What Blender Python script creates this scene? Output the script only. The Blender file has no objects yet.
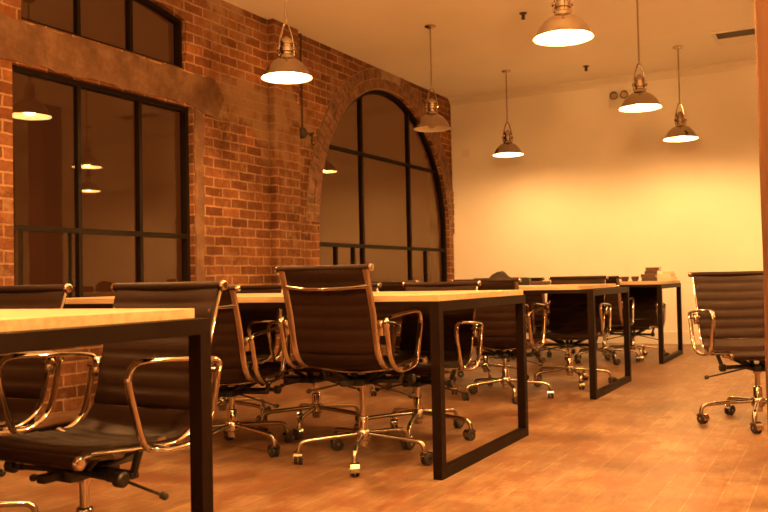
import bpy, bmesh, math, random
from mathutils import Vector, Matrix, geometry
random.seed(7)
sc = bpy.context.scene
COL = sc.collection
PI = math.pi

# ------------------------------------------------------------------ camera, world, exposure
cam_d = bpy.data.cameras.new('camera')
cam_d.sensor_width = 36.0
cam_d.lens = 40.08
cam_d.clip_start = 0.05
cam = bpy.data.objects.new('camera', cam_d)
COL.objects.link(cam)
right = Vector((0.88149497, 0.47173988, -0.02069047))
up = Vector((0.03140082, -0.01484224, 0.99939667))
fwd = Vector((-0.47114817, 0.88161284, 0.02789638))
m = Matrix((right, up, -fwd)).transposed().to_4x4()
m.translation = Vector((0, 0, 0.83))
cam.matrix_world = m
sc.camera = cam
cam_d.dof.use_dof = True
cam_d.dof.focus_distance = 3.9
cam_d.dof.aperture_fstop = 6.0

w = bpy.data.worlds.new('night')
sc.world = w
w.use_nodes = True
w.node_tree.nodes['Background'].inputs[0].default_value = (1.0, 0.20, 0.035, 1)
w.node_tree.nodes['Background'].inputs[1].default_value = 0.075

sc.view_settings.view_transform = 'Standard'
sc.view_settings.look = 'None'
sc.view_settings.gamma = 1.0
sc.view_settings.use_curve_mapping = False
sc.view_settings.exposure = 0.06

LAMP_RGB = (1.0, 0.460, 0.122)
BULB_STRENGTH = 700.0


# ------------------------------------------------------------------ materials
def mat(name):
    mt = bpy.data.materials.new(name)
    mt.use_nodes = True
    nt = mt.node_tree
    return mt, nt, nt.nodes['Principled BSDF']


def N(nt, typ, **kw):
    n = nt.nodes.new(typ)
    for k, v in kw.items():
        setattr(n, k, v)
    return n


def noise(nt, vec, scale, detail=4, rough=0.55):
    n = N(nt, 'ShaderNodeTexNoise')
    n.inputs['Scale'].default_value = scale
    n.inputs['Detail'].default_value = detail
    n.inputs['Roughness'].default_value = rough
    if vec is not None:
        nt.links.new(vec, n.inputs['Vector'])
    return n


def ramp(nt, fac, stops):
    r = N(nt, 'ShaderNodeValToRGB')
    e = r.color_ramp.elements
    e[0].position, e[0].color = stops[0][0], (*stops[0][1], 1)
    e[1].position, e[1].color = stops[-1][0], (*stops[-1][1], 1)
    for p, c in stops[1:-1]:
        q = e.new(p)
        q.color = (*c, 1)
    nt.links.new(fac, r.inputs[0])
    return r


def mixc(nt, fac, a, b, typ='MIX'):
    n = N(nt, 'ShaderNodeMix', data_type='RGBA', blend_type=typ)
    for s, v in ((0, fac), (6, a), (7, b)):
        if isinstance(v, (int, float)):
            n.inputs[s].default_value = v
        elif isinstance(v, tuple):
            n.inputs[s].default_value = (*v, 1)
        else:
            nt.links.new(v, n.inputs[s])
    return n.outputs[2]


def bump(nt, bsdf, h, strength, dist):
    b = N(nt, 'ShaderNodeBump')
    b.inputs['Strength'].default_value = strength
    b.inputs['Distance'].default_value = dist
    nt.links.new(h, b.inputs['Height'])
    nt.links.new(b.outputs[0], bsdf.inputs['Normal'])


def simple(name, col, rough=0.5, metal=0.0, spec=0.5, var=0.0, vscale=6.0, bmp=0.0, bscale=60.0):
    mt, nt, b = mat(name)
    b.inputs['Base Color'].default_value = (*col, 1)
    b.inputs['Roughness'].default_value = rough
    b.inputs['Metallic'].default_value = metal
    b.inputs['Specular IOR Level'].default_value = spec
    tc = N(nt, 'ShaderNodeTexCoord')
    if var:
        n = noise(nt, tc.outputs['Object'], vscale)
        lo = tuple(c * (1 - var) for c in col)
        hi = tuple(min(1, c * (1 + var)) for c in col)
        r = ramp(nt, n.outputs[0], [(0.3, lo), (0.7, hi)])
        nt.links.new(r.outputs[0], b.inputs['Base Color'])
    if bmp:
        n2 = noise(nt, tc.outputs['Object'], bscale)
        bump(nt, b, n2.outputs[0], bmp, 0.002)
    return mt


M = {}
M['white_wall'] = simple('painted_plaster_wall', (0.88, 0.865, 0.83), 0.75, var=0.03, vscale=1.5, bmp=0.15, bscale=40)
M['ceiling'] = simple('painted_ceiling', (0.90, 0.885, 0.85), 0.8, var=0.03, vscale=1.2)
M['white_trim'] = simple('painted_trim', (0.80, 0.78, 0.74), 0.5)
M['steel_frame'] = simple('black_steel', (0.0085, 0.0035, 0.002), 0.5, spec=0.10, var=0.2, vscale=20)
M['window_steel'] = simple('window_steel', (0.008, 0.004, 0.003), 0.6, spec=0.15)
M['leather'] = simple('black_leather', (0.020, 0.0088, 0.0055), 0.5, spec=0.15, var=0.15, vscale=30, bmp=0.25, bscale=180)
M['chrome'] = simple('polished_aluminium', (0.56, 0.48, 0.41), 0.07, metal=1.0)
M['satin'] = simple('satin_aluminium', (0.50, 0.42, 0.35), 0.2, metal=1.0)
M['black_plastic'] = simple('black_plastic', (0.012, 0.010, 0.009), 0.4)
M['rubber'] = simple('dark_wheel_rubber', (0.02, 0.016, 0.014), 0.5)
M['lamp_metal'] = simple('brushed_lamp_metal', (0.44, 0.36, 0.29), 0.14, metal=1.0)
M['lamp_inner'] = simple('lamp_inner_enamel', (0.9, 0.88, 0.82), 0.5)
M['dark_metal'] = simple('old_dark_metal', (0.03, 0.022, 0.018), 0.55, var=0.3)
M['book_dark'] = simple('dark_book_cloth', (0.06, 0.03, 0.02), 0.7)
M['book_red'] = simple('brown_book_cloth', (0.10, 0.04, 0.025), 0.7)
M['paper'] = simple('pale_paper', (0.70, 0.62, 0.50), 0.8)
M['paper2'] = simple('cream_card', (0.62, 0.52, 0.38), 0.8)
M['bag'] = simple('dark_bag_cloth', (0.03, 0.02, 0.015), 0.85, bmp=0.5, bscale=40)

# bulbs
bm_, nt_, b_ = mat('glowing_bulb')
nt_.nodes.remove(b_)
e_ = N(nt_, 'ShaderNodeEmission')
e_.inputs[0].default_value = (*LAMP_RGB, 1)
e_.inputs[1].default_value = BULB_STRENGTH
nt_.links.new(e_.outputs[0], nt_.nodes['Material Output'].inputs[0])
M['bulb'] = bm_
bm_ = bm_.copy()
bm_.name = 'bright_bare_bulb'
bm_.node_tree.nodes['Emission'].inputs[1].default_value = BULB_STRENGTH * 3.1
M['bare_bulb'] = bm_
bm_, nt_, b_ = mat('added_glow_disc')  # clear disc with added glow, whitens the open mouth of the shade
nt_.nodes.remove(b_)
tr_ = N(nt_, 'ShaderNodeBsdfTransparent')
e_ = N(nt_, 'ShaderNodeEmission')
e_.inputs[0].default_value = (1.0, 0.6, 0.25, 1)
e_.inputs[1].default_value = 13.0
ad_ = N(nt_, 'ShaderNodeAddShader')
nt_.links.new(tr_.outputs[0], ad_.inputs[0])
nt_.links.new(e_.outputs[0], ad_.inputs[1])
nt_.links.new(ad_.outputs[0], nt_.nodes['Material Output'].inputs[0])
M['glow_disc'] = bm_
M['bulb_off'] = simple('unlit_bulb_glass', (0.5, 0.45, 0.4), 0.2)


def brick_mat(name, swap=False):
    """weathered brick: courses 86 mm, bricks 230 mm, with plaster remains"""
    mt, nt, b = mat(name)
    tc = N(nt, 'ShaderNodeTexCoord')
    sep = N(nt, 'ShaderNodeSeparateXYZ')
    nt.links.new(tc.outputs['Object'], sep.inputs[0])
    add = N(nt, 'ShaderNodeMath', operation='ADD')
    nt.links.new(sep.outputs[0], add.inputs[0])
    nt.links.new(sep.outputs[1], add.inputs[1])
    comb = N(nt, 'ShaderNodeCombineXYZ')
    nt.links.new(add.outputs[0], comb.inputs[0])
    nt.links.new(sep.outputs[2], comb.inputs[1])
    # wobble
    wn = noise(nt, tc.outputs['Object'], 7.0, 3)
    sub = N(nt, 'ShaderNodeVectorMath', operation='SUBTRACT')
    nt.links.new(wn.outputs['Color'], sub.inputs[0])
    sub.inputs[1].default_value = (0.5, 0.5, 0.5)
    scl = N(nt, 'ShaderNodeVectorMath', operation='SCALE')
    nt.links.new(sub.outputs[0], scl.inputs[0])
    scl.inputs[3].default_value = 0.022
    ad = N(nt, 'ShaderNodeVectorMath', operation='ADD')
    nt.links.new(comb.outputs[0], ad.inputs[0])
    nt.links.new(scl.outputs[0], ad.inputs[1])
    br = N(nt, 'ShaderNodeTexBrick')
    br.inputs['Scale'].default_value = 1.0
    br.inputs['Brick Width'].default_value = 0.225
    br.inputs['Row Height'].default_value = 0.0815
    br.inputs['Mortar Size'].default_value = 0.0085
    br.inputs['Mortar Smooth'].default_value = 0.35
    br.inputs['Bias'].default_value = 0.0
    br.inputs['Color1'].default_value = (0.255, 0.117, 0.058, 1)
    br.inputs['Color2'].default_value = (0.125, 0.048, 0.024, 1)
    br.inputs['Mortar'].default_value = (0.36, 0.245, 0.15, 1)
    nt.links.new(ad.outputs[0], br.inputs['Vector'])
    # tone variation across the wall
    n1 = noise(nt, tc.outputs['Object'], 1.6, 6, 0.65)
    r1 = ramp(nt, n1.outputs[0], [(0.32, (0.50, 0.42, 0.36)), (0.5, (0.95, 0.9, 0.85)), (0.68, (1.45, 1.35, 1.2))])
    c1 = mixc(nt, 1.0, br.outputs['Color'], r1.outputs[0], 'MULTIPLY')
    n2 = noise(nt, tc.outputs['Object'], 22, 5, 0.7)
    r2 = ramp(nt, n2.outputs[0], [(0.3, (0.6, 0.56, 0.52)), (0.7, (1.3, 1.25, 1.2))])
    c2 = mixc(nt, 0.8, c1, r2.outputs[0], 'MULTIPLY')
    # plaster remains / smeared mortar
    n3 = noise(nt, tc.outputs['Object'], 1.15, 7, 0.6)
    r3 = ramp(nt, n3.outputs[0], [(0.56, (0, 0, 0)), (0.63, (0.75, 0.75, 0.75))])
    c3 = mixc(nt, r3.outputs[0], c2, (0.30, 0.19, 0.11))
    n4 = noise(nt, tc.outputs['Object'], 4.5, 7, 0.75)
    r4 = ramp(nt, n4.outputs[0], [(0.54, (0, 0, 0)), (0.66, (0.6, 0.6, 0.6))])
    c4 = mixc(nt, r4.outputs[0], c3, (0.30, 0.19, 0.115))
    nt.links.new(c4, b.inputs['Base Color'])
    b.inputs['Roughness'].default_value = 0.85
    b.inputs['Specular IOR Level'].default_value = 0.2
    inv = N(nt, 'ShaderNodeMath', operation='MULTIPLY_ADD')
    nt.links.new(br.outputs['Fac'], inv.inputs[0])
    inv.inputs[1].default_value = -1.0
    nt.links.new(n2.outputs[0], inv.inputs[2])
    bump(nt, b, inv.outputs[0], 0.8, 0.012)
    return mt


M['brick'] = brick_mat('weathered_brick')


def rough_plaster():
    mt, nt, b = mat('rough_render')
    tc = N(nt, 'ShaderNodeTexCoord')
    n1 = noise(nt, tc.outputs['Object'], 5.0, 8, 0.7)
    r = ramp(nt, n1.outputs[0], [(0.3, (0.085, 0.042, 0.022)), (0.5, (0.155, 0.082, 0.046)), (0.7, (0.24, 0.14, 0.08))])
    nt.links.new(r.outputs[0], b.inputs['Base Color'])
    b.inputs['Roughness'].default_value = 0.9
    n2 = noise(nt, tc.outputs['Object'], 25, 6, 0.7)
    bump(nt, b, n2.outputs[0], 0.7, 0.01)
    return mt


M['render'] = rough_plaster()

# arch brick (for voussoirs, coloured per piece by position noise)
M['arch_brick'] = simple('arch_brick', (0.20, 0.105, 0.06), 0.85, var=0.45, vscale=9.0, bmp=0.6, bscale=50)
M['mortar'] = simple('lime_mortar', (0.32, 0.22, 0.14), 0.9, var=0.25, vscale=12)


def floor_mat():
    mt, nt, b = mat('worn_strip_floor')
    tc = N(nt, 'ShaderNodeTexCoord')
    mp = N(nt, 'ShaderNodeMapping')
    mp.inputs['Rotation'].default_value = (0, 0, PI / 2)
    nt.links.new(tc.outputs['Object'], mp.inputs[0])
    br = N(nt, 'ShaderNodeTexBrick')
    br.offset = 0.37
    br.inputs['Scale'].default_value = 1.0
    br.inputs['Brick Width'].default_value = 0.62
    br.inputs['Row Height'].default_value = 0.105
    br.inputs['Mortar Size'].default_value = 0.0016
    br.inputs['Mortar Smooth'].default_value = 0.1
    br.inputs['Color1'].default_value = (0.245, 0.160, 0.102, 1)
    br.inputs['Color2'].default_value = (0.175, 0.108, 0.066, 1)
    br.inputs['Mortar'].default_value = (0.34, 0.25, 0.165, 1)
    nt.links.new(mp.outputs[0], br.inputs['Vector'])
    # grain stretched along the boards
    mg = N(nt, 'ShaderNodeMapping')
    mg.inputs['Scale'].default_value = (9, 2.2, 1)
    nt.links.new(tc.outputs['Object'], mg.inputs[0])
    n1 = noise(nt, mg.outputs[0], 3.0, 8, 0.7)
    r1 = ramp(nt, n1.outputs[0], [(0.32, (0.62, 0.50, 0.42)), (0.5, (0.95, 0.9, 0.86)), (0.68, (1.22, 1.2, 1.15))])
    c1 = mixc(nt, 0.9, br.outputs['Color'], r1.outputs[0], 'MULTIPLY')
    n2 = noise(nt, tc.outputs['Object'], 1.9, 7, 0.72)
    r2 = ramp(nt, n2.outputs[0], [(0.39, (0.55, 0.40, 0.31)), (0.5, (0.90, 0.84, 0.79)), (0.61, (1.18, 1.20, 1.20))])
    c2 = mixc(nt, 0.9, c1, r2.outputs[0], 'MULTIPLY')
    # reddish wear
    ms = N(nt, 'ShaderNodeMapping')
    ms.inputs['Scale'].default_value = (6.0, 3.2, 1)
    nt.links.new(tc.outputs['Object'], ms.inputs[0])
    n3 = noise(nt, ms.outputs[0], 1.3, 6, 0.62)
    r3 = ramp(nt, n3.outputs[0], [(0.50, (0, 0, 0)), (0.60, (0.85, 0.85, 0.85))])
    c3 = mixc(nt, r3.outputs[0], c2, (0.155, 0.064, 0.034))
    nt.links.new(c3, b.inputs['Base Color'])
    rr = ramp(nt, n2.outputs[0], [(0.3, (0.36,) * 3), (0.7, (0.52,) * 3)])
    nt.links.new(rr.outputs[0], b.inputs['Roughness'])
    b.inputs['Specular IOR Level'].default_value = 0.35
    inv = N(nt, 'ShaderNodeMath', operation='MULTIPLY_ADD')
    nt.links.new(n1.outputs[0], inv.inputs[0])
    inv.inputs[1].default_value = 0.6
    nt.links.new(br.outputs['Fac'], inv.inputs[2])
    bump(nt, b, inv.outputs[0], 0.25, 0.003)
    return mt


M['floor'] = floor_mat()


def wood_mat(name, lo, hi, axis_scale, rough=0.45):
    mt, nt, b = mat(name)
    tc = N(nt, 'ShaderNodeTexCoord')
    mp = N(nt, 'ShaderNodeMapping')
    mp.inputs['Scale'].default_value = axis_scale
    nt.links.new(tc.outputs['Object'], mp.inputs[0])
    n1 = noise(nt, mp.outputs[0], 2.5, 6, 0.6)
    r = ramp(nt, n1.outputs[0], [(0.3, lo), (0.7, hi)])
    nt.links.new(r.outputs[0], b.inputs['Base Color'])
    b.inputs['Roughness'].default_value = rough
    b.inputs['Specular IOR Level'].default_value = 0.3
    return mt


M['table_wood'] = wood_mat('pale_table_wood', (0.40, 0.27, 0.16), (0.56, 0.41, 0.27), (0.8, 14, 14))
M['post_wood'] = wood_mat('rough_post_wood', (0.055, 0.021, 0.008), (0.10, 0.040, 0.016), (10, 10, 0.7), 0.8)


def glass_mat():
    mt, nt, b = mat('window_glass')
    nt.nodes.remove(b)
    tr = N(nt, 'ShaderNodeBsdfTransparent')
    tr.inputs[0].default_value = (0.85, 0.85, 0.85, 1)
    gl = N(nt, 'ShaderNodeBsdfGlossy')
    gl.inputs['Roughness'].default_value = 0.02
    gl.inputs['Color'].default_value = (1.0, 0.80, 0.58, 1)
    fr = N(nt, 'ShaderNodeFresnel')
    fr.inputs[0].default_value = 1.5
    mu = N(nt, 'ShaderNodeMath', operation='MULTIPLY')
    mu.use_clamp = True
    nt.links.new(fr.outputs[0], mu.inputs[0])
    mu.inputs[1].default_value = 1.5
    mx = N(nt, 'ShaderNodeMixShader')
    nt.links.new(mu.outputs[0], mx.inputs[0])
    nt.links.new(tr.outputs[0], mx.inputs[1])
    nt.links.new(gl.outputs[0], mx.inputs[2])
    nt.links.new(mx.outputs[0], nt.nodes['Material Output'].inputs[0])
    return mt


M['glass'] = glass_mat()


# ------------------------------------------------------------------ mesh helpers
def finish(name, bm, material, parent=None, smooth=None):
    me = bpy.data.meshes.new(name)
    bmesh.ops.recalc_face_normals(bm, faces=bm.faces)
    bm.to_mesh(me)
    bm.free()
    mats = material if isinstance(material, (list, tuple)) else [material]
    for mm in mats:
        me.materials.append(mm)
    if smooth is not None:
        for p in me.polygons:
            p.use_smooth = True
        me.set_sharp_from_angle(angle=math.radians(smooth))
    o = bpy.data.objects.new(name, me)
    COL.objects.link(o)
    if parent is not None:
        o.parent = parent
    return o


def tag(o, label, cat, group=None, kind=None):
    o['label'] = label
    o['category'] = cat
    if group:
        o['group'] = group
    if kind:
        o['kind'] = kind
    return o


def thing(name, label, cat, loc=(0, 0, 0), rz=0.0, group=None):
    o = bpy.data.objects.new(name, None)
    o.empty_display_size = 0.1
    COL.objects.link(o)
    o.location = loc
    o.rotation_euler = (0, 0, rz)
    return tag(o, label, cat, group)


def structure(o):
    o['kind'] = 'structure'
    return o


def add_box(bm, x0, x1, y0, y1, z0, z1, mi=0, bevel=0.0, mtx=None):
    vs = [bm.verts.new(Vector((x, y, z))) for x in (x0, x1) for y in (y0, y1) for z in (z0, z1)]
    idx = [(0, 1, 3, 2), (4, 6, 7, 5), (0, 4, 5, 1), (2, 3, 7, 6), (0, 2, 6, 4), (1, 5, 7, 3)]
    fs = [bm.faces.new([vs[i] for i in f]) for f in idx]
    for f in fs:
        f.material_index = mi
    if mtx is not None:
        bmesh.ops.transform(bm, matrix=mtx, verts=vs)
    if bevel:
        es = list({e for f in fs for e in f.edges})
        bmesh.ops.bevel(bm, geom=es, offset=bevel, segments=2, affect='EDGES', profile=0.5)
    return vs


def add_lathe(bm, prof, seg=24, center=(0, 0, 0), mtx=None, cap0=False, cap1=False, mi=0):
    """prof = [(r, z)] revolved about local z"""
    cx, cy, cz = center
    rings = []
    allv = []
    for r, z in prof:
        if r < 1e-6:
            v = bm.verts.new((cx, cy, cz + z))
            rings.append([v])
            allv.append(v)
        else:
            ring = [bm.verts.new((cx + r * math.cos(2 * PI * i / seg), cy + r * math.sin(2 * PI * i / seg), cz + z)) for i in range(seg)]
            rings.append(ring)
            allv += ring
    for a, b in zip(rings[:-1], rings[1:]):
        for i in range(seg):
            j = (i + 1) % seg
            if len(a) == 1 and len(b) == 1:
                continue
            if len(a) == 1:
                f = bm.faces.new((a[0], b[i], b[j]))
            elif len(b) == 1:
                f = bm.faces.new((a[i], a[j], b[0]))
            else:
                f = bm.faces.new((a[i], a[j], b[j], b[i]))
            f.material_index = mi
    if cap0 and len(rings[0]) > 1:
        bm.faces.new(rings[0]).material_index = mi
    if cap1 and len(rings[-1]) > 1:
        bm.faces.new(rings[-1]).material_index = mi
    if mtx is not None:
        bmesh.ops.transform(bm, matrix=mtx, verts=allv)
    return allv


def axis_mtx(p0, p1):
    p0, p1 = Vector(p0), Vector(p1)
    d = p1 - p0
    q = d.to_track_quat('Z', 'Y').to_matrix().to_4x4()
    q.translation = p0
    return q, d.length


def add_cyl(bm, p0, p1, r, seg=14, r1=None, bev=0.0):
    mtx, L = axis_mtx(p0, p1)
    r1 = r if r1 is None else r1
    if bev:
        prof = [(r - bev, 0), (r, bev), (r1, L - bev), (r1 - bev, L)]
    else:
        prof = [(r, 0), (r1, L)]
    add_lathe(bm, prof, seg, mtx=mtx, cap0=True, cap1=True)


def smooth_path(pts, n=5, closed=False):
    """Catmull-Rom through the points"""
    P = [Vector(p) for p in pts]
    out = []
    L = len(P)
    rng = range(L if closed else L - 1)
    for i in rng:
        p0 = P[(i - 1) % L] if (closed or i > 0) else P[0]
        p1 = P[i]
        p2 = P[(i + 1) % L]
        p3 = P[(i + 2) % L] if (closed or i + 2 < L) else P[-1]
        for k in range(n):
            t = k / n
            out.append(0.5 * ((2 * p1) + (-p0 + p2) * t + (2 * p0 - 5 * p1 + 4 * p2 - p3) * t * t + (-p0 + 3 * p1 - 3 * p2 + p3) * t ** 3))
    if not closed:
        out.append(P[-1])
    return out


def add_sweep(bm, path, section, closed=False, side=Vector((1, 0, 0)), scales=None):
    """sweep a 2-D section (a along 'side', b along the other normal) along the path"""
    rings = []
    n = len(path)
    prev = None
    for i, p in enumerate(path):
        if closed:
            t = path[(i + 1) % n] - path[i - 1]
        else:
            t = path[min(i + 1, n - 1)] - path[max(i - 1, 0)]
        t.normalize()
        s = (side - t * side.dot(t)) if prev is None else (prev - t * prev.dot(t))
        if s.length < 1e-4:
            s = t.orthogonal()
        s.normalize()
        prev = s
        b = t.cross(s)
        k = scales[i] if scales else 1.0
        rings.append([bm.verts.new(p + s * a * k + b * c * k) for a, c in section])
    m_ = len(section)
    for i in range(n if closed else n - 1):
        A, B = rings[i], rings[(i + 1) % n]
        for j in range(m_):
            k = (j + 1) % m_
            bm.faces.new((A[j], A[k], B[k], B[j]))
    if not closed:
        bm.faces.new(rings[0])
        bm.faces.new(rings[-1])


def circ(r, seg=10, ry=None):
    ry = r if ry is None else ry
    return [(r * math.cos(2 * PI * i / seg), ry * math.sin(2 * PI * i / seg)) for i in range(seg)]


def add_tube(bm, pts, r, n=5, seg=10, closed=False, side=Vector((1, 0, 0)), ry=None, smooth=True):
    path = smooth_path(pts, n, closed) if smooth else [Vector(p) for p in pts]
    add_sweep(bm, path, circ(r, seg, ry), closed, side)


def copy_tree(o, parent=None):
    c = o.copy()
    COL.objects.link(c)
    c.parent = parent
    for ch in list(o.children):
        copy_tree(ch, c)
    return c


# ------------------------------------------------------------------ room shell
XW, YB, H = -4.57, 10.54, 3.237          # brick wall plane, back wall, ceiling height
XR, YF = 3.3, -3.0
bm = bmesh.new()
add_box(bm, XW - 0.35, XR + 0.1, YF - 0.1, YB + 0.1, -0.12, 0.0)
structure(finish('floor', bm, M['floor']))
bm = bmesh.new()
add_box(bm, XW - 0.35, XR + 0.1, YF - 0.1, YB + 0.1, H, H + 0.12)
structure(finish('ceiling', bm, M['ceiling']))
bm = bmesh.new()
add_box(bm, XW - 0.35, XR + 0.1, YB, YB + 0.1, 0, H)
structure(finish('wall_back', bm, M['white_wall']))
bm = bmesh.new()
add_box(bm, XR, XR + 0.1, YF, YB, 0, H)
structure(finish('wall_right', bm, M['brick']))
bm = bmesh.new()
add_box(bm, XW - 0.35, XR + 0.1, YF - 0.1, YF, 0, H)
structure(finish('wall_front', bm, M['white_wall']))
bm = bmesh.new()
add_box(bm, XW, XR, YB - 0.016, YB, 0, 0.15, bevel=0.004)
structure(finish('baseboard_back', bm, M['white_trim']))
# cornice of the back wall: small cove
bm = bmesh.new()
sec = [(0, 0), (0, -0.085), (-0.012, -0.085), (-0.02, -0.06), (-0.045, -0.03), (-0.075, -0.014), (-0.075, 0)]
va = [bm.verts.new((XW, YB + a, H + b)) for a, b in sec]
vb = [bm.verts.new((XR, YB + a, H + b)) for a, b in sec]
for i in range(len(sec)):
    j = (i + 1) % len(sec)
    bm.faces.new((va[i], va[j], vb[j], vb[i]))
bm.faces.new(va)
bm.faces.new(vb)
structure(finish('trim_1', bm, M['white_trim']))

# ---- brick wall with three openings
W1 = (3.63, 5.33, 0.70, 2.25)          # lower square-headed window
W2Y0, W2Y1, W2Z0 = 3.70, 5.265, 2.545     # upper window, segmental head
AC, AR, AZ, ASILL = 8.80, 1.60, 1.42, 0.62  # arched window: centre y, radius, spring line


def w2_head(y):
    c = (W2Y0 + W2Y1) / 2
    return 2.94 + 0.10 * (1 - ((y - c) / ((W2Y1 - W2Y0) / 2)) ** 2)


def loop_w1(g=0.0):
    return [(W1[0] + g, W1[2] + g), (W1[1] - g, W1[2] + g), (W1[1] - g, W1[3] - g), (W1[0] + g, W1[3] - g)]


def loop_w2(g=0.0):
    pts = [(W2Y0 + g, W2Z0 + g), (W2Y1 - g, W2Z0 + g)]
    for i in range(11):
        y = W2Y1 - g - (W2Y1 - W2Y0 - 2 * g) * i / 10
        pts.append((y, w2_head(y) - g))
    return pts


def loop_arch(g=0.0, n=36):
    r = AR - g
    pts = [(AC - r, ASILL + g), (AC + r, ASILL + g)]
    for i in range(n + 1):
        a = PI * i / n
        pts.append((AC + r * math.cos(a), AZ + r * math.sin(a)))
    return pts


def wall_with_holes():
    bm = bmesh.new()
    outer = [(YF, 0), (YB, 0), (YB, H), (YF, H)]
    loops = [outer, loop_w1(), loop_w2(), loop_arch()]
    flat = []
    for lp in loops:
        flat += [Vector((a, b, 0)) for a, b in lp]
    tris = geometry.tessellate_polygon([[Vector((a, b, 0)) for a, b in lp] for lp in loops])
    for x in (XW, XW - 0.112):
        vs = [bm.verts.new((x, p.x, p.y)) for p in flat]
        for t in tris:
            bm.faces.new([vs[i] for i in t])
    # reveals
    for lp in loops:
        f = [bm.verts.new((XW, a, b)) for a, b in lp]
        k = [bm.verts.new((XW - 0.112, a, b)) for a, b in lp]
        for i in range(len(lp)):
            j = (i + 1) % len(lp)
            bm.faces.new((f[i], f[j], k[j], k[i]))
    bmesh.ops.remove_doubles(bm, verts=bm.verts, dist=1e-5)
    return bm


structure(finish('wall_left', wall_with_holes(), M['brick']))

# shallow brick pier between the windows
bm = bmesh.new()
add_box(bm, XW, XW + 0.07, 6.37, 6.78, 0, H, bevel=0.008)
structure(finish('wall_pier', bm, M['brick']))

# rendered lintel and jamb of the left window, slightly proud, ragged edges
def ragged_slab(loop, t, step=0.07, amp=0.012, seed=1):
    rnd = random.Random(seed)
    pts = []
    n = len(loop)
    for i in range(n):
        a, b = Vector(loop[i]), Vector(loop[(i + 1) % n])
        k = max(1, int((b - a).length / step))
        for j in range(k):
            p = a.lerp(b, j / k)
            if 0 < j:
                p = p + Vector((rnd.uniform(-amp, amp), rnd.uniform(-amp, amp)))
            pts.append(p)
    bm = bmesh.new()
    tris = geometry.tessellate_polygon([[Vector((p.x, p.y, 0)) for p in pts]])
    f = [bm.verts.new((XW + t, p.x, p.y)) for p in pts]
    k = [bm.verts.new((XW - 0.01, p.x, p.y)) for p in pts]
    for tr in tris:
        bm.faces.new([f[i] for i in tr])
    for i in range(len(pts)):
        j = (i + 1) % len(pts)
        bm.faces.new((f[i], f[j], k[j], k[i]))
    return bm


structure(finish('trim_2', ragged_slab([(3.2, 2.262), (5.30, 2.262), (5.62, 2.2), (5.72, 2.38), (5.60, 2.53), (3.2, 2.53)], 0.012, seed=3), M['render']))
structure(finish('trim_3', ragged_slab([(5.342, 0.0), (5.45, 0.0), (5.44, 1.2), (5.46, 2.19), (5.342, 2.25)], 0.010, seed=5), M['render']))

# ---- brick ring around the arch: two rows of voussoirs on a mortar bed
bm = bmesh.new()
n = 72
for (r0, r1, off) in ((AR + 0.012, AR + 0.115, 0.0), (AR + 0.125, AR + 0.232, 0.5)):
    cnt = int(PI * (r0 + r1) / 2 / 0.082)
    for i in range(cnt):
        a0 = PI * (i + 0.07) / cnt
        a1 = PI * (i + 0.93) / cnt
        if AZ + r1 * math.sin((a0 + a1) / 2) > H - 0.004:
            continue
        x1 = XW + random.uniform(0.010, 0.022)
        ring = []
        for x in (XW - 0.01, x1):
            for (r, a) in ((r0, a0), (r1, a0), (r1, a1), (r0, a1)):
                yy, zz = AC + r * math.cos(a), AZ + r * math.sin(a)
                yy = min(yy, YB - 0.003)
                ring.append(bm.verts.new((x, yy, zz)))
        for f in ((0, 1, 2, 3), (4, 7, 6, 5), (0, 4, 5, 1), (1, 5, 6, 2), (2, 6, 7, 3), (3, 7, 4, 0)):
            try:
                bm.faces.new([ring[k] for k in f])
            except ValueError:
                pass
# mortar bed
bed = []
for i in range(n + 1):
    a = PI * i / n
    for r in (AR + 0.002, AR + 0.24):
        yy, zz = min(AC + r * math.cos(a), YB - 0.002), min(AZ + r * math.sin(a), H - 0.002)
        bed.append(bm.verts.new((XW + 0.006, yy, zz)))
for i in range(n):
    f = bm.faces.new((bed[2 * i], bed[2 * i + 1], bed[2 * i + 3], bed[2 * i + 2]))
    f.material_index = 1
structure(finish('trim_4', bm, [M['arch_brick'], M['mortar']]))


# ---- windows
def bar_yz(bm, y0, z0, y1, z1, wdt, xc, dep):
    """steel bar in the window plane"""
    d = Vector((0, y1 - y0, z1 - z0))
    L = d.length
    d.normalize()
    s = Vector((0, -d.z, d.y))
    vs = []
    for xx in (xc - dep / 2, xc + dep / 2):
        for (t, q) in ((0, -1), (L, -1), (L, 1), (0, 1)):
            vs.append(bm.verts.new(Vector((xx, y0, z0)) + d * t + s * q * wdt / 2))
    for f in ((0, 1, 2, 3), (4, 7, 6, 5), (0, 4, 5, 1), (1, 5, 6, 2), (2, 6, 7, 3), (3, 7, 4, 0)):
        bm.faces.new([vs[i] for i in f])


def loop_frame(bm, outer, inner, x0, x1):
    n_ = len(outer)
    for x in (x0, x1):
        o_ = [bm.verts.new((x, a, b)) for a, b in outer]
        i_ = [bm.verts.new((x, a, b)) for a, b in inner]
        for i in range(n_):
            j = (i + 1) % n_
            bm.faces.new((o_[i], o_[j], i_[j], i_[i]))
    for lp in (outer, inner):
        f = [bm.verts.new((x0, a, b)) for a, b in lp]
        k = [bm.verts.new((x1, a, b)) for a, b in lp]
        for i in range(n_):
            j = (i + 1) % n_
            bm.faces.new((f[i], f[j], k[j], k[i]))
    bmesh.ops.remove_doubles(bm, verts=bm.verts, dist=1e-5)


GX = XW - 0.075


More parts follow.
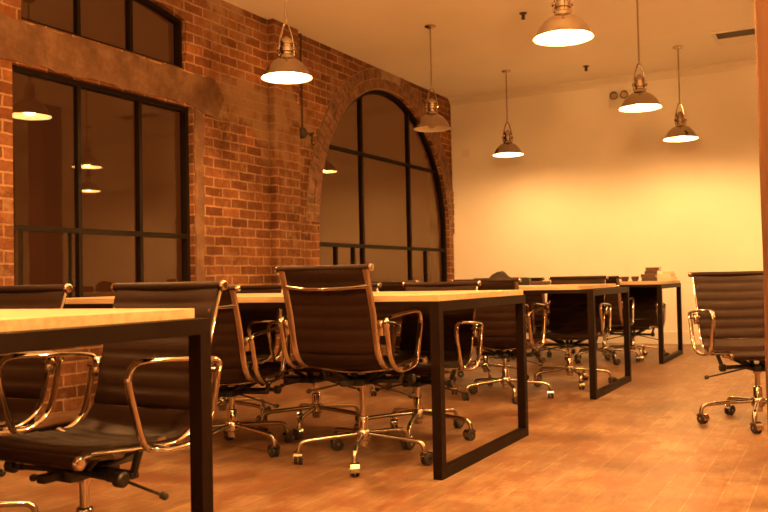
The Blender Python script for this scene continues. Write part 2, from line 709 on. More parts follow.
def pane(loop, parent, tilt=0.0):
    # one thin sheet
    bm = bmesh.new()
    tris = geometry.tessellate_polygon([[Vector((a, b, 0)) for a, b in loop]])
    ym = sum(a for a, b in loop) / len(loop)
    vs = [bm.verts.new((GX + (a - ym) * tilt, a, b)) for a, b in loop]
    for t in tris:
        bm.faces.new([vs[i] for i in t])
    bmesh.ops.recalc_face_normals(bm, faces=bm.faces)
    bm.normal_update()
    if sum(f.normal.x for f in bm.faces) < 0:
        bmesh.ops.reverse_faces(bm, faces=bm.faces)
    me = bpy.data.meshes.new('pane')
    bm.to_mesh(me)
    bm.free()
    me.materials.append(M['glass'])
    o = bpy.data.objects.new('pane', me)
    COL.objects.link(o)
    o.parent = parent
    return o


TILT = -0.020
# window 1
bm = bmesh.new()
loop_frame(bm, loop_w1(), loop_w1(0.035), GX - 0.03, GX + 0.03)
for y in (4.215, 4.80):
    bar_yz(bm, y, W1[2], y, W1[3], 0.032, GX, 0.045)
bar_yz(bm, W1[0], 1.212, W1[1], 1.212, 0.036, GX, 0.05)
bar_yz(bm, 3.74, W1[2], 3.74, 1.2, 0.012, GX, 0.03)
bar_yz(bm, 4.14, W1[2], 4.14, 1.2, 0.014, GX, 0.03)
win = structure(finish('window_1', bm, M['window_steel']))
pane(loop_w1(0.03), win, TILT)
bm = bmesh.new()
add_box(bm, XW - 0.11, XW + 0.03, W1[0], W1[1], W1[2] - 0.04, W1[2] + 0.0, bevel=0.006)
finish('sill', bm, M['post_wood'], win)
# window 2
bm = bmesh.new()
loop_frame(bm, loop_w2(), loop_w2(0.03), GX - 0.03, GX + 0.03)
for y in (4.22, 4.72):
    bar_yz(bm, y, W2Z0, y, w2_head(y), 0.03, GX, 0.045)
win = structure(finish('window_2', bm, M['window_steel']))
pane(loop_w2(0.025), win, TILT)
# window 3 (arch)
bm = bmesh.new()
loop_frame(bm, loop_arch(), loop_arch(0.042), GX - 0.03, GX + 0.03)
za = lambda y: AZ + math.sqrt(max(0, AR * AR - (y - AC) ** 2))
for y in (8.19, 9.36):
    bar_yz(bm, y, ASILL, y, za(y), 0.036, GX, 0.05)
dy = math.sqrt(AR * AR - (2.23 - AZ) ** 2)
bar_yz(bm, AC - dy, 2.225, AC + dy, 2.225, 0.034, GX, 0.05)
bar_yz(bm, AC - AR, 1.205, AC + AR, 1.205, 0.040, GX, 0.05)
for y in (7.62, 7.98, 9.80):
    bar_yz(bm, y, ASILL, y, 1.2, 0.03, GX, 0.045)
win = structure(finish('window_3', bm, M['window_steel']))
pane(loop_arch(0.036), win, 0.0)
bm = bmesh.new()
add_box(bm, XW - 0.11, XW + 0.02, AC - AR, AC + AR, ASILL - 0.04, ASILL, bevel=0.006)
finish('sill', bm, M['render'], win)

# ------------------------------------------------------------------ posts
def post(x, y, label):
    bm = bmesh.new()
    nseg = 16
    rnd = random.Random(int(y * 10))
    ringp = []
    for i in range(nseg + 1):
        z = H * i / nseg
        j = lambda: rnd.uniform(-0.004, 0.004)
        ringp.append([bm.verts.new((sx * 0.15 + (j() if 0 < i < nseg else 0), sy * 0.15 + (j() if 0 < i < nseg else 0), z)) for sx, sy in ((-1, -1), (1, -1), (1, 1), (-1, 1))])
    for a, b in zip(ringp[:-1], ringp[1:]):
        for i in range(4):
            k = (i + 1) % 4
            bm.faces.new((a[i], a[k], b[k], b[i]))
    bm.faces.new(ringp[0])
    bm.faces.new(ringp[-1])
    bmesh.ops.recalc_face_normals(bm, faces=bm.faces)
    es = [e for e in bm.edges if abs((e.verts[0].co - e.verts[1].co).normalized().z) > 0.9]
    bmesh.ops.bevel(bm, geom=es, offset=0.008, segments=2, affect='EDGES', profile=0.5)
    o = finish('timber_post', bm, M['post_wood'])
    o.location = (x, y, 0)
    tag(o, label, 'post', 'timber posts')
    return o


post(-0.279 + 0.15, 3.724 + 0.15, 'rough brown timber post from floor to ceiling at the right edge')
post(-0.10, 8.1, 'rough brown timber post standing further back, beyond the right edge')


# ------------------------------------------------------------------ pendant lamps
def make_lamp(label, lit=True):
    """origin at the ceiling"""
    t = thing('pendant_lamp', label, 'pendant lamp', (0, 0, H), math.radians(-62), 'dome pendant lamps')
    RZ = 2.252 - H
    bm = bmesh.new()
    add_lathe(bm, [(0, 0), (0.055, 0), (0.055, -0.008), (0.03, -0.022), (0.012, -0.028), (0, -0.028)], 20)
    finish('ceiling_rose', bm, M['lamp_metal'], t, 40)
    bm = bmesh.new()
    add_cyl(bm, (0, 0, -0.02), (0, 0, RZ + 0.375), 0.0075, 10)
    finish('rod', bm, M['lamp_metal'], t, 40)
    # yoke: two straps closing to a point
    bm = bmesh.new()
    for s in (-1, 1):
        add_tube(bm, [(0, s * 0.004, RZ + 0.385), (0, s * 0.018, RZ + 0.365), (0, s * 0.040, RZ + 0.285), (0, s * 0.050, RZ + 0.23), (0, s * 0.052, RZ + 0.155)], 0.007, 4, 8)
        add_cyl(bm, (0, s * 0.042, RZ + 0.205), (0, s * 0.064, RZ + 0.205), 0.013, 10, bev=0.002)
    finish('yoke', bm, M['lamp_metal'], t, 40)
    bm = bmesh.new()
    add_lathe(bm, [(0, RZ + 0.292), (0.016, RZ + 0.292), (0.022, RZ + 0.280), (0.036, RZ + 0.274), (0.042, RZ + 0.262), (0.042, RZ + 0.240),
                   (0.037, RZ + 0.236), (0.037, RZ + 0.220), (0.048, RZ + 0.214), (0.048, RZ + 0.186), (0.040, RZ + 0.182), (0.040, RZ + 0.165),
                   (0.050, RZ + 0.158), (0.053, RZ + 0.138), (0.056, RZ + 0.130), (0.0, RZ + 0.130)], 24)
    finish('lamp_socket', bm, M['lamp_metal'], t, 40)
    # dome shade: outside metal, inside pale enamel
    outer = [(0.045, 0.142), (0.062, 0.136), (0.090, 0.120), (0.117, 0.096), (0.139, 0.068), (0.155, 0.040), (0.165, 0.016), (0.182, 0.005), (0.183, 0.0)]
    inner = [(0.179, 0.0), (0.162, 0.013), (0.151, 0.038), (0.135, 0.065), (0.113, 0.092), (0.087, 0.115), (0.06, 0.130), (0.0, 0.131)]
    bm = bmesh.new()
    add_lathe(bm, [(r, RZ + z) for r, z in outer] + [(inner[0][0], RZ)], 40)
    add_lathe(bm, [(r, RZ + z) for r, z in inner], 40, mi=1)
    bmesh.ops.remove_doubles(bm, verts=bm.verts, dist=1e-5)
    finish('lamp_shade', bm, [M['lamp_metal'], M['lamp_inner']], t, 50)
    bm = bmesh.new()
    prof = [(0, -0.052)] + [(0.052 * math.sin(PI * i / 8), -0.052 * math.cos(PI * i / 8)) for i in range(1, 8)] + [(0.02, 0.065), (0.02, 0.074), (0, 0.074)]
    add_lathe(bm, [(r, RZ + 0.058 + z) for r, z in prof], 12)
    finish('bulb', bm, M['bulb'] if lit else M['bulb_off'], t, 60)
    if lit:
        bm = bmesh.new()
        vs = [bm.verts.new((0.172 * math.cos(2 * PI * i / 40), 0.172 * math.sin(2 * PI * i / 40), RZ + 0.004)) for i in range(40)]
        bm.faces.new(vs)
        finish('glow_disc', bm, M['glow_disc'], t)
    return t


spots = [(-3.375, 4.93, 'large lit dome pendant hanging before the brick wall, left of the arch'),
         (-1.425, 5.00, 'nearest lit dome pendant at the top, cut by the upper edge'),
         (-1.475, 7.47, 'lit dome pendant on a long rod in the middle of the back right trio'),
         (-1.456, 9.44, 'rightmost lit dome pendant, near the back white wall by the vent'),
         (-3.38, 9.44, 'small lit dome pendant near the back wall, right of the arch'),
         ]
lamp0 = make_lamp(spots[0][2])
lamp0.location = (spots[0][0], spots[0][1], H)
lamps = [lamp0]
for x, y, lb in spots[1:]:
    c = copy_tree(lamp0)
    c.location = (x, y, H)
    c['label'] = lb
lo = make_lamp('unlit dome pendant hanging in front of the arched window', False)
lo.location = (-3.38, 7.352, H)
for x, y in ((0.47, 9.44), (0.47, 7.35), (0.47, 5.1), (0.47, 2.95), (-1.456, 2.95), (-3.38, 2.70), (-1.456, 0.8), (-3.38, 0.8), (0.47, 0.8), (2.4, 7.35), (2.4, 4.0)):
    c = copy_tree(lamp0)
    c.location = (x, y, H)
    c['label'] = 'lit dome pendant of the same kind hanging outside the frame'
    c['group'] = 'dome pendants outside the frame'

# unseen bare bulbs: first inferred from a lamp shadow, rest added to lift ceiling
def bare_bulb(x, y, z, label):
    t = thing('bare_bulb_pendant', label, 'pendant bulb', (x, y, H), 0, 'bare bulb pendants outside the frame')
    bm = bmesh.new()
    add_cyl(bm, (0, 0, 0), (0, 0, z - H + 0.12), 0.004, 8)
    finish('cord', bm, M['black_plastic'], t, 40)
    bm = bmesh.new()
    add_lathe(bm, [(0, 0.13), (0.012, 0.13), (0.022, 0.12), (0.022, 0.07), (0, 0.07)], 14, center=(0, 0, z - H))
    finish('lamp_socket', bm, M['lamp_metal'], t, 40)
    bm = bmesh.new()
    prof = [(0, -0.045)] + [(0.045 * math.sin(PI * i / 8), -0.045 * math.cos(PI * i / 8)) for i in range(1, 7)] + [(0.018, 0.072), (0, 0.072)]
    add_lathe(bm, prof, 12, center=(0, 0, z - H))
    finish('bulb', bm, M['bare_bulb'], t, 60)


bare_bulb(-0.84, 1.70, 2.14, 'bare bulb hanging on a cord above the camera')
bare_bulb(1.9, 0.2, 2.14, 'added bare fill bulb hanging on a cord behind the camera')
bare_bulb(1.9, 4.2, 2.14, 'added bare fill bulb hanging on a cord beyond the right edge of the frame')
bare_bulb(-0.84, 3.60, 2.14, 'added bare fill bulb hanging on a cord just above the top edge, over the aisle')

# ------------------------------------------------------------------ ceiling and wall fittings
v = thing('ceiling_vent', 'rectangular slotted air vent set in the ceiling at the upper right', 'vent', (-0.72, 9.32, H))
bm = bmesh.new()
L_, W_ = 0.36, 0.26
for (x0, x1, y0, y1) in ((-L_, L_, -W_, -W_ + 0.035), (-L_, L_, W_ - 0.035, W_), (-L_, -L_ + 0.035, -W_ + 0.035, W_ - 0.035), (L_ - 0.035, L_, -W_ + 0.035, W_ - 0.035)):
    add_box(bm, x0, x1, y0, y1, -0.012, 0)
finish('vent_frame', bm, M['white_trim'], v)
bm = bmesh.new()
add_box(bm, -L_ + 0.03, L_ - 0.03, -W_ + 0.03, W_ - 0.03, -0.002, 0.0)
finish('vent_throat', bm, M['black_plastic'], v)
bm = bmesh.new()
for i in range(2):
    y = 0.02 + i * 0.11
    add_box(bm, -L_ + 0.035, L_ - 0.035, 0, 0.13, -0.002, 0.002, mtx=Matrix.Translation((0, y, -0.008)) @ Matrix.Rotation(math.radians(-6), 4, 'X'))
finish('slat', bm, M['white_trim'], v)


def sprinkler(x, y, label):
    bm = bmesh.new()
    add_lathe(bm, [(0, 0), (0.036, 0), (0.034, -0.008), (0.012, -0.012), (0.010, -0.05), (0.018, -0.052), (0.018, -0.058), (0, -0.058)], 16)
    for s in (-1, 1):
        add_tube(bm, [(s * 0.008, 0, -0.012), (s * 0.016, 0, -0.03), (s * 0.008, 0, -0.052)], 0.0025, 3, 6)
    o = finish('fire_sprinkler', bm, M['dark_metal'], None, 40)
    o.location = (x, y, H)
    tag(o, label, 'sprinkler', 'ceiling sprinklers')


sprinkler(-2.487, 7.442, 'small ceiling sprinkler left of the nearest pendant lamp')
sprinkler(-2.513, 9.72, 'small ceiling sprinkler further back, above the white wall')

em = thing('emergency_light', 'pale twin-headed emergency light high on the back wall behind a pendant', 'emergency light', (-2.31, YB, 2.975))
bm = bmesh.new()
add_box(bm, -0.13, 0.13, -0.05, 0, -0.10, 0.11, bevel=0.008)
finish('housing', bm, M['white_trim'], em)
for s in (-1, 1):
    bm = bmesh.new()
    mt_ = Matrix.Translation((s * 0.062, -0.05, 0.035)) @ Matrix.Rotation(PI / 2, 4, 'X')
    add_lathe(bm, [(0, 0), (0.044, 0), (0.048, 0.02), (0.05, 0.05), (0.045, 0.055), (0.038, 0.04), (0, 0.035)], 20, mtx=mt_)
    finish('lamp_head', bm, M['satin'], em, 40)

bm = bmesh.new()
add_box(bm, -0.06, 0.06, -0.012, 0, -0.05, 0.05, bevel=0.004)
o = finish('wall_plate', bm, M['white_trim'])
o.location = (-4.36, YB, 2.50)
tag(o, 'small pale square plate high on the back wall by the brick corner', 'wall plate')

jb = thing('junction_box', 'round dark metal box with a small hook on the brick wall by the arch', 'junction box', (XW, 6.88, 2.265))
bm = bmesh.new()
add_lathe(bm, [(0, 0), (0.055, 0), (0.055, 0.045), (0.045, 0.055), (0, 0.055)], 20, mtx=Matrix.Rotation(PI / 2, 4, 'Y'))
finish('box_body', bm, M['dark_metal'], jb, 40)
bm = bmesh.new()
add_tube(bm, [(0.03, 0, 0.05), (0.03, 0, 0.3), (0.028, 0.0, 0.62), (0.03, 0.0, 0.965)], 0.009, 4, 8)
finish('conduit', bm, M['post_wood'], jb, 40)
bm = bmesh.new()
add_tube(bm, [(0.045, 0.04, 0.0), (0.05, 0.11, 0.0), (0.05, 0.14, -0.03), (0.05, 0.13, -0.075), (0.05, 0.155, -0.10), (0.05, 0.19, -0.085)], 0.008, 4, 8)
add_cyl(bm, (0.05, 0.12, -0.01), (0.05, 0.15, 0.01), 0.016, 10)
finish('hook', bm, M['dark_metal'], jb, 40)


# ------------------------------------------------------------------ tables
def make_table(label, x_end, y0, y1, length, inset):
    """hoop ends of black square tube, pale wooden top; origin on the floor at the end corner"""
    D = y1 - y0
    t = thing('work_table', label, 'table', (x_end, y0, 0), 0, 'long work tables')
    T, HF = 0.042, 0.736
    for k, x in enumerate((-T, -length)):
        bm = bmesh.new()
        for (a0, a1, z0, z1) in ((0, D, 0, T), (0, D, HF - T, HF), (0, T, T, HF - T), (D - T, D, T, HF - T)):
            add_box(bm, x, x + T, a0, a1, z0, z1)
        bmesh.ops.remove_doubles(bm, verts=bm.verts, dist=1e-5)
        finish('hoop_leg', bm, M['steel_frame'], t)
    bm = bmesh.new()
    for y in (0.0, D - T):
        add_box(bm, -length + T, -T, y, y + T, HF - 0.024, HF)
    for f in (0.33, 0.66):
        add_box(bm, -length * f - 0.02, -length * f + 0.02, T, D - T, HF - 0.03, HF)
    finish('rail', bm, M['steel_frame'], t)
    bm = bmesh.new()
    add_box(bm, -length + 0.005, -inset, 0.006, D - 0.012, HF, HF + 0.027, bevel=0.0015)
    finish('table_top', bm, M['table_wood'], t)
    return t


make_table('nearest long table at the lower left with pale wooden top and black hoop legs', -1.515, 0.73, 1.828, 2.5, 0.045)
make_table('centre long table, second from the camera, pale top over a black hoop leg', -1.473, 3.228, 4.325, 2.53, 0.006)
make_table('third long table from the camera, between the centre table and the stacked books table', -1.473, 5.722, 6.819, 2.53, 0.10)
make_table('farthest long table by the white wall, with the book stacks on it', -1.473, 8.185, 9.282, 2.53, 0.006)


# ------------------------------------------------------------------ chairs
PROF = [(0.220, 0.386), (0.208, 0.411), (0.17, 0.420), (0.10, 0.415), (0.0, 0.406), (-0.09, 0.400), (-0.15, 0.403),
        (-0.20, 0.425), (-0.232, 0.465), (-0.250, 0.52), (-0.262, 0.58), (-0.281, 0.66), (-0.310, 0.75), (-0.340, 0.832)]
BEND = 7  # index where the seat ends


def sling(prof_pts, halfw, ribs_from=0.0, pitch=0.056, t0=0.009, amp=0.011):
    """quilted sling following the profile; ribs run side to side"""
    path = smooth_path([Vector((0, y, z)) for y, z in prof_pts], 12)
    # resample by arc length
    s = [0.0]
    for a, b in zip(path[:-1], path[1:]):
        s.append(s[-1] + (b - a).length)
    tot = s[-1]
    nrib = max(2, round(tot / pitch))
    nn = nrib * 6
    pts = []
    for k in range(nn + 1):
        q = tot * k / nn
        i = 0
        while i < len(s) - 2 and s[i + 1] < q:
            i += 1
        f = (q - s[i]) / max(1e-9, s[i + 1] - s[i])
        pts.append(path[i].lerp(path[i + 1], min(1, f)))
    bm = bmesh.new()
    ncx = 8
    top, bot = [], []
    for k, p in enumerate(pts):
        tv = (pts[min(k + 1, nn)] - pts[max(k - 1, 0)]).normalized()
        nv = Vector((0, tv.z, -tv.y))
        nv = nv if True else nv
        ph = (k % 6) / 6.0
        th = t0 + amp * math.sin(PI * ph) ** 0.6 if 0 < k < nn else t0 * 0.6
        ra, rb = [], []
        for c in range(ncx + 1):
            u = -1 + 2 * c / ncx
            x = u * halfw
            edge = 1.0 if abs(u) < 0.99 else 0.45
            sag = -0.012 * (1 - u * u)
            ra.append(bm.verts.new(Vector((x, 0, 0)) + p + nv * (th * edge * 0.5 + sag)))
            rb.append(bm.verts.new(Vector((x, 0, 0)) + p + nv * (-th * edge * 0.5 + sag)))
        top.append(ra)
        bot.append(rb)
    for k in range(nn):
        for c in range(ncx):
            bm.faces.new((top[k][c], top[k][c + 1], top[k + 1][c + 1], top[k + 1][c]))
            bm.faces.new((bot[k][c], bot[k + 1][c], bot[k + 1][c + 1], bot[k][c + 1]))
        bm.faces.new((top[k][0], top[k + 1][0], bot[k + 1][0], bot[k][0]))
        bm.faces.new((top[k][ncx], bot[k][ncx], bot[k + 1][ncx], top[k + 1][ncx]))
    for k in (0, nn):
        for c in range(ncx):
            bm.faces.new((top[k][c], bot[k][c], bot[k][c + 1], top[k][c + 1]))
    return bm


def make_chair(dz, swivel, label):
    """faces local +y; origin on the floor under the column. dz raises the seat, swivel turns the star base"""
    t = thing('office_chair', label, 'chair', (0, 0, 0), 0, 'black ribbed swivel chairs')
    HW = 0.215
    up_ = lambda pts: [(a, b + dz) for a, b in pts]
    P = up_(PROF)
    # seat and backrest
    bm = sling(P[1:BEND + 2], HW)
    add_cyl(bm, (-0.224, 0.213, 0.398 + dz), (0.224, 0.213, 0.398 + dz), 0.0165, 16)
    finish('seat', bm, M['leather'], t, 50)
    bm = sling(P[BEND + 1:], HW)
    add_cyl(bm, (-0.230, -0.342, 0.834 + dz), (0.230, -0.342, 0.834 + dz), 0.0135, 16)
    finish('backrest', bm, M['leather'], t, 50)
    # side rails
    for s in (-1, 1):
        bm = bmesh.new()
        path = smooth_path([Vector((s * 0.206, y, z)) for y, z in P], 6)
        path = [p_ - Vector((0, (path[min(k_ + 1, len(path) - 1)] - path[max(k_ - 1, 0)]).normalized().z,
                             -(path[min(k_ + 1, len(path) - 1)] - path[max(k_ - 1, 0)]).normalized().y)) * 0.010 for k_, p_ in enumerate(path)]
        add_sweep(bm, path, circ(0.016, 12, 0.007), side=Vector((1, 0, 0)))
        # chrome end caps of the two rolls
        for (yy, zz, r, x) in ((-0.342, 0.834 + dz, 0.0160, 0.230), (0.213, 0.398 + dz, 0.0185, 0.224)):
            mtx, _ = axis_mtx((s * x, yy, zz), (s * (x + 0.01), yy, zz))
            add_lathe(bm, [(0, -0.004), (r, -0.004), (r, 0.004), (r * 0.85, 0.008), (r * 0.5, 0.009), (0, 0.006)], 16, mtx=mtx)
        # thickened arm clamps
        for a, b in (((s * 0.230, -0.258, 0.545 + dz), (s * 0.234, -0.266, 0.610 + dz)), ):
            add_cyl(bm, a, b, 0.017, 12, bev=0.004)
        finish('side_rail', bm, M['chrome'], t, 50)
        # arm loop
        bm = bmesh.new()
        X = s * 0.262
        c = [(-0.268, 0.57), (-0.278, 0.602), (-0.255, 0.617), (-0.18, 0.625), (-0.06, 0.633), (0.03, 0.635), (0.068, 0.625), (0.083, 0.595),
             (0.078, 0.56), (0.058, 0.49), (0.040, 0.435), (0.020, 0.405), (-0.02, 0.392), (-0.09, 0.385), (-0.155, 0.388), (-0.205, 0.412), (-0.238, 0.455), (-0.255, 0.51)]
        path = smooth_path([Vector((X, y, z + dz)) for y, z in c], 4, True)
        add_sweep(bm, path, circ(0.0125, 10, 0.0085), closed=True, side=Vector((1, 0, 0)))
        for (yy, zz) in ((-0.262, 0.585), (-0.05, 0.392)):
            add_cyl(bm, (s * 0.212, yy, zz + dz), (s * 0.268, yy, zz + dz), 0.010, 10)
        finish('armrest', bm, M['chrome'], t, 50)
    # back brace, bowed
    bm = bmesh.new()
    pts, scl = [], []
    for i in range(13):
        u = -1 + 2 * i / 12
        pts.append(Vector((u * 0.209, -0.318 - 0.032 * (1 - u * u), 0.757 + dz - 0.012 * (1 - u * u))))
        scl.append(1.0 + 0.7 * max(0, abs(u) - 0.72) / 0.28)
    add_sweep(bm, pts, circ(0.0085, 10), side=Vector((0, 0, 1)), scales=scl)
    finish('back_brace', bm, M['chrome'], t, 50)
    # seat brace: curved cross members under the sling
    bm = bmesh.new()
    for yy in (0.07, -0.09):
        pts, scl = [], []
        for i in range(11):
            u = -1 + 2 * i / 10
            pts.append(Vector((u * 0.212, yy, 0.397 + dz - 0.028 * (1 - u * u))))
            scl.append(1.0 + 0.8 * max(0, abs(u) - 0.7) / 0.3)
        add_sweep(bm, pts, circ(0.009, 10, 0.012), side=Vector((0, 0, 1)), scales=scl)
    finish('seat_brace', bm, M['satin'], t, 50)
    # tilt mechanism
    bm = bmesh.new()
    zb = 0.315 + dz
    add_box(bm, -0.05, 0.05, -0.09, 0.09, zb - 0.012, zb + 0.022, bevel=0.008)
    add_box(bm, -0.016, 0.016, -0.19, 0.15, zb - 0.004, zb + 0.02, bevel=0.005)
    add_box(bm, -0.20, 0.20, -0.014, 0.014, zb - 0.003, zb + 0.018, bevel=0.005)
    for s in (-1, 1):
        for (yy0, yy1) in ((0.03, 0.07), (-0.03, -0.09)):
            add_cyl(bm, (s * 0.035, yy0, zb + 0.01), (s * 0.13, yy1, 0.378 + dz), 0.011, 8)
        add_cyl(bm, (s * 0.19, 0, zb + 0.008), (s * 0.215, 0, 0.392 + dz), 0.011, 8)
    add_cyl(bm, (0, 0.05, zb), (0, 0.07, 0.372 + dz), 0.014, 8)
    add_cyl(bm, (0, -0.05, zb), (0, -0.09, 0.372 + dz), 0.014, 8)
    mech = finish('tilt_mechanism', bm, M['black_plastic'], t, 40)
    for q in (-1, 1):
        bm = bmesh.new()
        add_cyl(bm, (q * 0.17, 0.07, zb + 0.012), (q * 0.20, 0.07, zb + 0.012), 0.010, 10)
        add_cyl(bm, (q * 0.20, 0.07, zb + 0.012), (q * 0.232, 0.07, zb + 0.012), 0.021, 14, bev=0.005)
        add_cyl(bm, (q * 0.03, 0.05, zb + 0.012), (q * 0.17, 0.07, zb + 0.012), 0.008, 10)
        finish('tension_knob', bm, M['black_plastic'], t, 40)
        bm = bmesh.new()
        add_cyl(bm, (q * 0.04, -0.02, zb), (q * 0.26, -0.04, zb - 0.050), 0.0045, 8)
        add_cyl(bm, (q * 0.252, -0.039, zb - 0.048), (q * 0.274, -0.041, zb - 0.053), 0.011, 12, bev=0.004)
        finish('height_lever', bm, M['dark_metal'], t, 40)
    # gas column
    bm = bmesh.new()
    add_lathe(bm, [(0, 0.068), (0.022, 0.068), (0.024, 0.075), (0.024, 0.20), (0.020, 0.205), (0.014, 0.206), (0.014, zb - 0.03), (0.022, zb - 0.028), (0.024, zb), (0, zb)], 20)
    finish('column', bm, M['chrome'], t, 40)
    # five-star base
    bm = bmesh.new()
    add_lathe(bm, [(0, 0.095), (0.030, 0.095), (0.036, 0.102), (0.036, 0.138), (0.030, 0.146), (0, 0.146)], 20)
    finish('base_hub', bm, M['satin'], t, 40)
    rnd = random.Random(int(swivel * 10) + 3)
    for k in range(5):
        a = math.radians(swivel) + 2 * PI * k / 5
        R_ = Matrix.Rotation(a, 4, 'Z')
        bm = bmesh.new()
        pts = [R_ @ Vector(p) for p in ((0.02, 0, 0.126), (0.10, 0, 0.120), (0.20, 0, 0.112), (0.265, 0, 0.105), (0.288, 0, 0.095), (0.298, 0, 0.078), (0.302, 0, 0.056))]
        add_sweep(bm, smooth_path(pts, 3), circ(0.0125, 10, 0.011), side=R_ @ Vector((0, 1, 0)))
        finish('base_leg', bm, M['satin'], t, 50)
        # caster
        ca = rnd.uniform(0, 2 * PI)
        Cm = Matrix.Translation(R_ @ Vector((0.303, 0, 0))) @ Matrix.Rotation(ca, 4, 'Z')
        bm = bmesh.new()
        add_cyl(bm, Cm @ Vector((0, 0, 0.048)), Cm @ Vector((0, 0, 0.066)), 0.009, 10)
        # hood: half drum over the wheels
        vs0 = []
        nb = 9
        for i in range(nb):
            b_a = math.radians(-15 + 170 * i / (nb - 1))
            for x in (-0.019, 0.019):
                for r in (0.029, 0.032):
                    vs0.append(bm.verts.new(Cm @ Vector((x, 0.012 + r * math.cos(b_a), 0.029 + r * math.sin(b_a)))))
        for i in range(nb - 1):
            a0, b0 = vs0[4 * i:4 * i + 4], vs0[4 * i + 4:4 * i + 8]
            for (p, q) in ((0, 1), (1, 3), (3, 2), (2, 0)):
                bm.faces.new((a0[p], a0[q], b0[q], b0[p]))
        bm.faces.new((vs0[0], vs0[1], vs0[3], vs0[2]))
        bm.faces.new((vs0[-4], vs0[-3], vs0[-1], vs0[-2]))
        add_cyl(bm, Cm @ Vector((-0.022, 0.012, 0.029)), Cm @ Vector((0.022, 0.012, 0.029)), 0.008, 10)
        hood = finish('caster', bm, M['satin'], t, 50)
        bm = bmesh.new()
        for s in (-1, 1):
            add_cyl(bm, Cm @ Vector((s * 0.004, 0.012, 0.0275)), Cm @ Vector((s * 0.019, 0.012, 0.0275)), 0.0275, 18, bev=0.004)
        finish('wheel', bm, M['rubber'], hood, 40)
    return t


variants = {}


def chair(x, y, rot, dz, swivel, label):
    key = (dz, swivel)
    if key not in variants:
        o = make_chair(dz, swivel, label)
        variants[key] = o
    else:
        o = copy_tree(variants[key])
        o['label'] = label
    o.location = (x, y, 0)
    o.rotation_euler = (0, 0, math.radians(rot))
    return o


# nearest table, far side, facing the camera
chair(-1.91, 1.745, 179, -0.010, 20, 'nearest black ribbed chair, facing the camera under the lower left table')
chair(-2.587, 1.75, 181, -0.010, 20, 'black ribbed chair cut by the left edge, beside the nearest chair')
# centre table, near side (backs to the camera)
chair(-1.965, 3.44, 2, 0.050, 2, 'tall-set black ribbed chair with its back turned, centre of the picture')
chair(-2.69, 3.40, 9, -0.030, 52, 'black ribbed chair with its back turned, left of the tall-set one at the centre table')
# centre table, far side
chair(-2.00, 4.09, 181, -0.035, 34, 'black ribbed chair facing the camera, nearest the free end of the centre table')
chair(-2.62, 4.06, 179, -0.035, 34, 'black ribbed chair facing the camera at the centre table, hidden by the tall-set chair')
chair(-3.30, 4.08, 182, -0.035, 34, 'black ribbed chair facing the camera at the centre table, farthest along towards the brick wall')
# third table
chair(-2.063, 5.60, 1, -0.025, 12, 'black ribbed chair with its back turned at the third table, seen through the hoop leg')
chair(-2.76, 5.58, -2, -0.025, 12, 'black ribbed chair with its back turned at the third table, nearer the brick wall')
chair(-1.86, 6.47, 182, -0.020, 47, 'black ribbed chair facing the camera at the free end of the third table')
chair(-2.56, 6.50, 178, -0.020, 47, 'black ribbed chair facing the camera at the third table, nearer the arched window')
# farthest table
chair(-2.02, 8.22, 2, -0.025, 12, 'black ribbed chair with its back turned at the farthest table')
chair(-2.70, 8.20, -3, -0.025, 12, 'black ribbed chair with its back turned at the farthest table, nearer the arched window')
chair(-1.86, 8.70, 178, -0.085, 47, 'low-set black ribbed chair facing the camera at the free end of the farthest table')
chair(-2.60, 8.75, 182, -0.085, 47, 'low-set black ribbed chair facing the camera at the farthest table, nearer the arched window')
# aisle
chair(-0.425, 5.11, 208, -0.010, 63, 'black ribbed chair standing alone in the aisle, half hidden by the timber post')


# ------------------------------------------------------------------ things on the tables
TZ = 0.7632


def book(name, x, y, z, w_, d_, h_, rz, cover, label, group):
    """hard cover around a page block"""
    t = thing(name, label, 'book', (x, y, z), math.radians(rz), group)
    bm = bmesh.new()
    add_box(bm, -w_ / 2, w_ / 2, -d_ / 2, d_ / 2, 0, 0.003)
    add_box(bm, -w_ / 2, w_ / 2, -d_ / 2, d_ / 2, h_ - 0.003, h_)
    add_box(bm, -w_ / 2, w_ / 2, -d_ / 2, -d_ / 2 + 0.004, 0.003, h_ - 0.003)
    finish('cover', bm, cover, t)
    bm = bmesh.new()
    add_box(bm, -w_ / 2 + 0.004, w_ / 2 - 0.004, -d_ / 2 + 0.004, d_ / 2 - 0.005, 0.003, h_ - 0.003)
    finish('pages', bm, M['paper'], t)
    return t


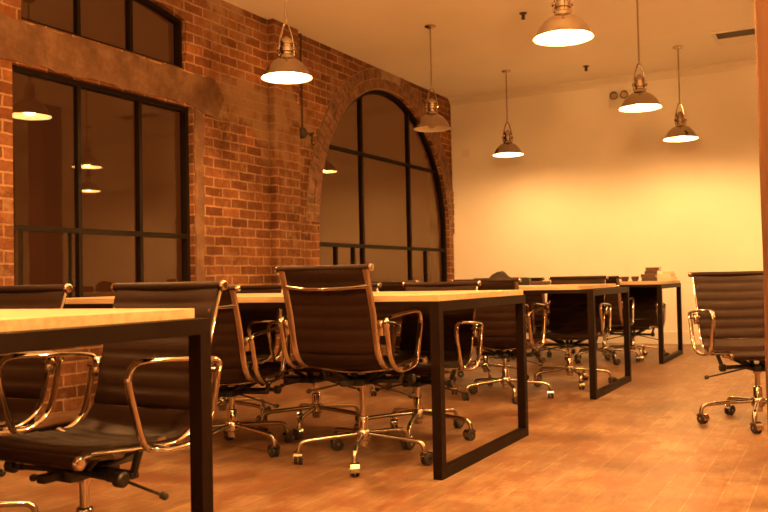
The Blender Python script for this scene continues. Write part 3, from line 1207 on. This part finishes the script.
z = TZ
for i, (w_, d_, h_, dx, rz, mt_, lb) in enumerate((
        (0.15, 0.13, 0.036, 0.0, 4, 'book_dark', 'dark thick book at the bottom of the dark stack on the farthest table'),
        (0.14, 0.12, 0.034, -0.005, -5, 'book_red', 'brown book second from the bottom of the dark stack'),
        (0.12, 0.11, 0.030, 0.01, 8, 'book_dark', 'dark book third from the bottom of the dark stack'),
        (0.13, 0.11, 0.034, 0.035, -3, 'book_red', 'brown book jutting out on top of the dark stack'))):
    book('book', -1.69 + dx, 8.80, z, w_, d_, h_, rz, M[mt_], lb, 'stacked dark books')
    z += h_ + 0.0005
z = TZ
for i, (w_, d_, h_, dx, rz, mt_, lb) in enumerate((
        (0.17, 0.20, 0.035, 0.0, 2, 'paper2', 'cream book at the bottom of the pale stack on the farthest table'),
        (0.14, 0.18, 0.030, -0.01, -6, 'paper', 'pale book in the middle of the pale stack'),
        (0.11, 0.15, 0.026, 0.01, 9, 'paper2', 'small cream book on top of the pale stack'))):
    book('book', -1.53 + dx, 8.85, z, w_, d_, h_, rz, M[mt_], lb, 'stacked pale books')
    z += h_ + 0.0005


def small_bowl(x, y, label, r=0.04, h=0.05):
    bm = bmesh.new()
    add_lathe(bm, [(0, 0), (r * 0.6, 0), (r * 0.75, h * 0.15), (r, h * 0.6), (r * 0.97, h), (r * 0.88, h), (r * 0.88, h * 0.6), (r * 0.6, h * 0.2), (0, h * 0.15)], 20)
    o = finish('bowl', bm, M['book_dark'], None, 40)
    o.location = (x, y, TZ)
    tag(o, label, 'bowl', 'small dark bowls')


small_bowl(-1.895, 8.60, 'small dark bowl on the farthest table, left one of two')
small_bowl(-1.80, 8.62, 'small dark bowl on the farthest table, right one of two beside the books', 0.036)

# dark box and flat case on the third table, crumpled bag
bm = bmesh.new()
add_box(bm, -0.04, 0.04, -0.03, 0.03, 0, 0.062, bevel=0.004)
o = finish('box', bm, M['black_plastic'])
o.location = (-2.27, 6.68, TZ)
tag(o, 'small upright black box on the third table', 'box')
bm = bmesh.new()
add_box(bm, -0.07, 0.07, -0.05, 0.05, 0, 0.030, bevel=0.004)
o = finish('case', bm, M['book_dark'])
o.location = (-2.14, 6.66, TZ)
tag(o, 'flat dark case lying beside the upright black box on the third table', 'case')


def bag(x, y, label):
    bm = bmesh.new()
    bmesh.ops.create_icosphere(bm, subdivisions=4, radius=1.0)
    from mathutils import noise as mn
    for v_ in bm.verts:
        p = v_.co.copy()
        k = 1 + 0.22 * mn.noise(p * 1.7 + Vector((3, 1, 7))) + 0.08 * mn.noise(p * 5)
        prof = 0.55 + 0.45 * math.exp(-(p.x * 2.2) ** 2)
        v_.co = Vector((p.x * 0.15 * k, p.y * 0.10 * k, max(0.0, (p.z * 0.5 + 0.42)) * 0.125 * k * prof))
    o = finish('cloth_bag', bm, M['bag'], None, 60)
    o.location = (x, y, TZ)
    tag(o, label, 'bag')


bag(-2.49, 6.70, 'crumpled dark cloth bag lying on the third table')
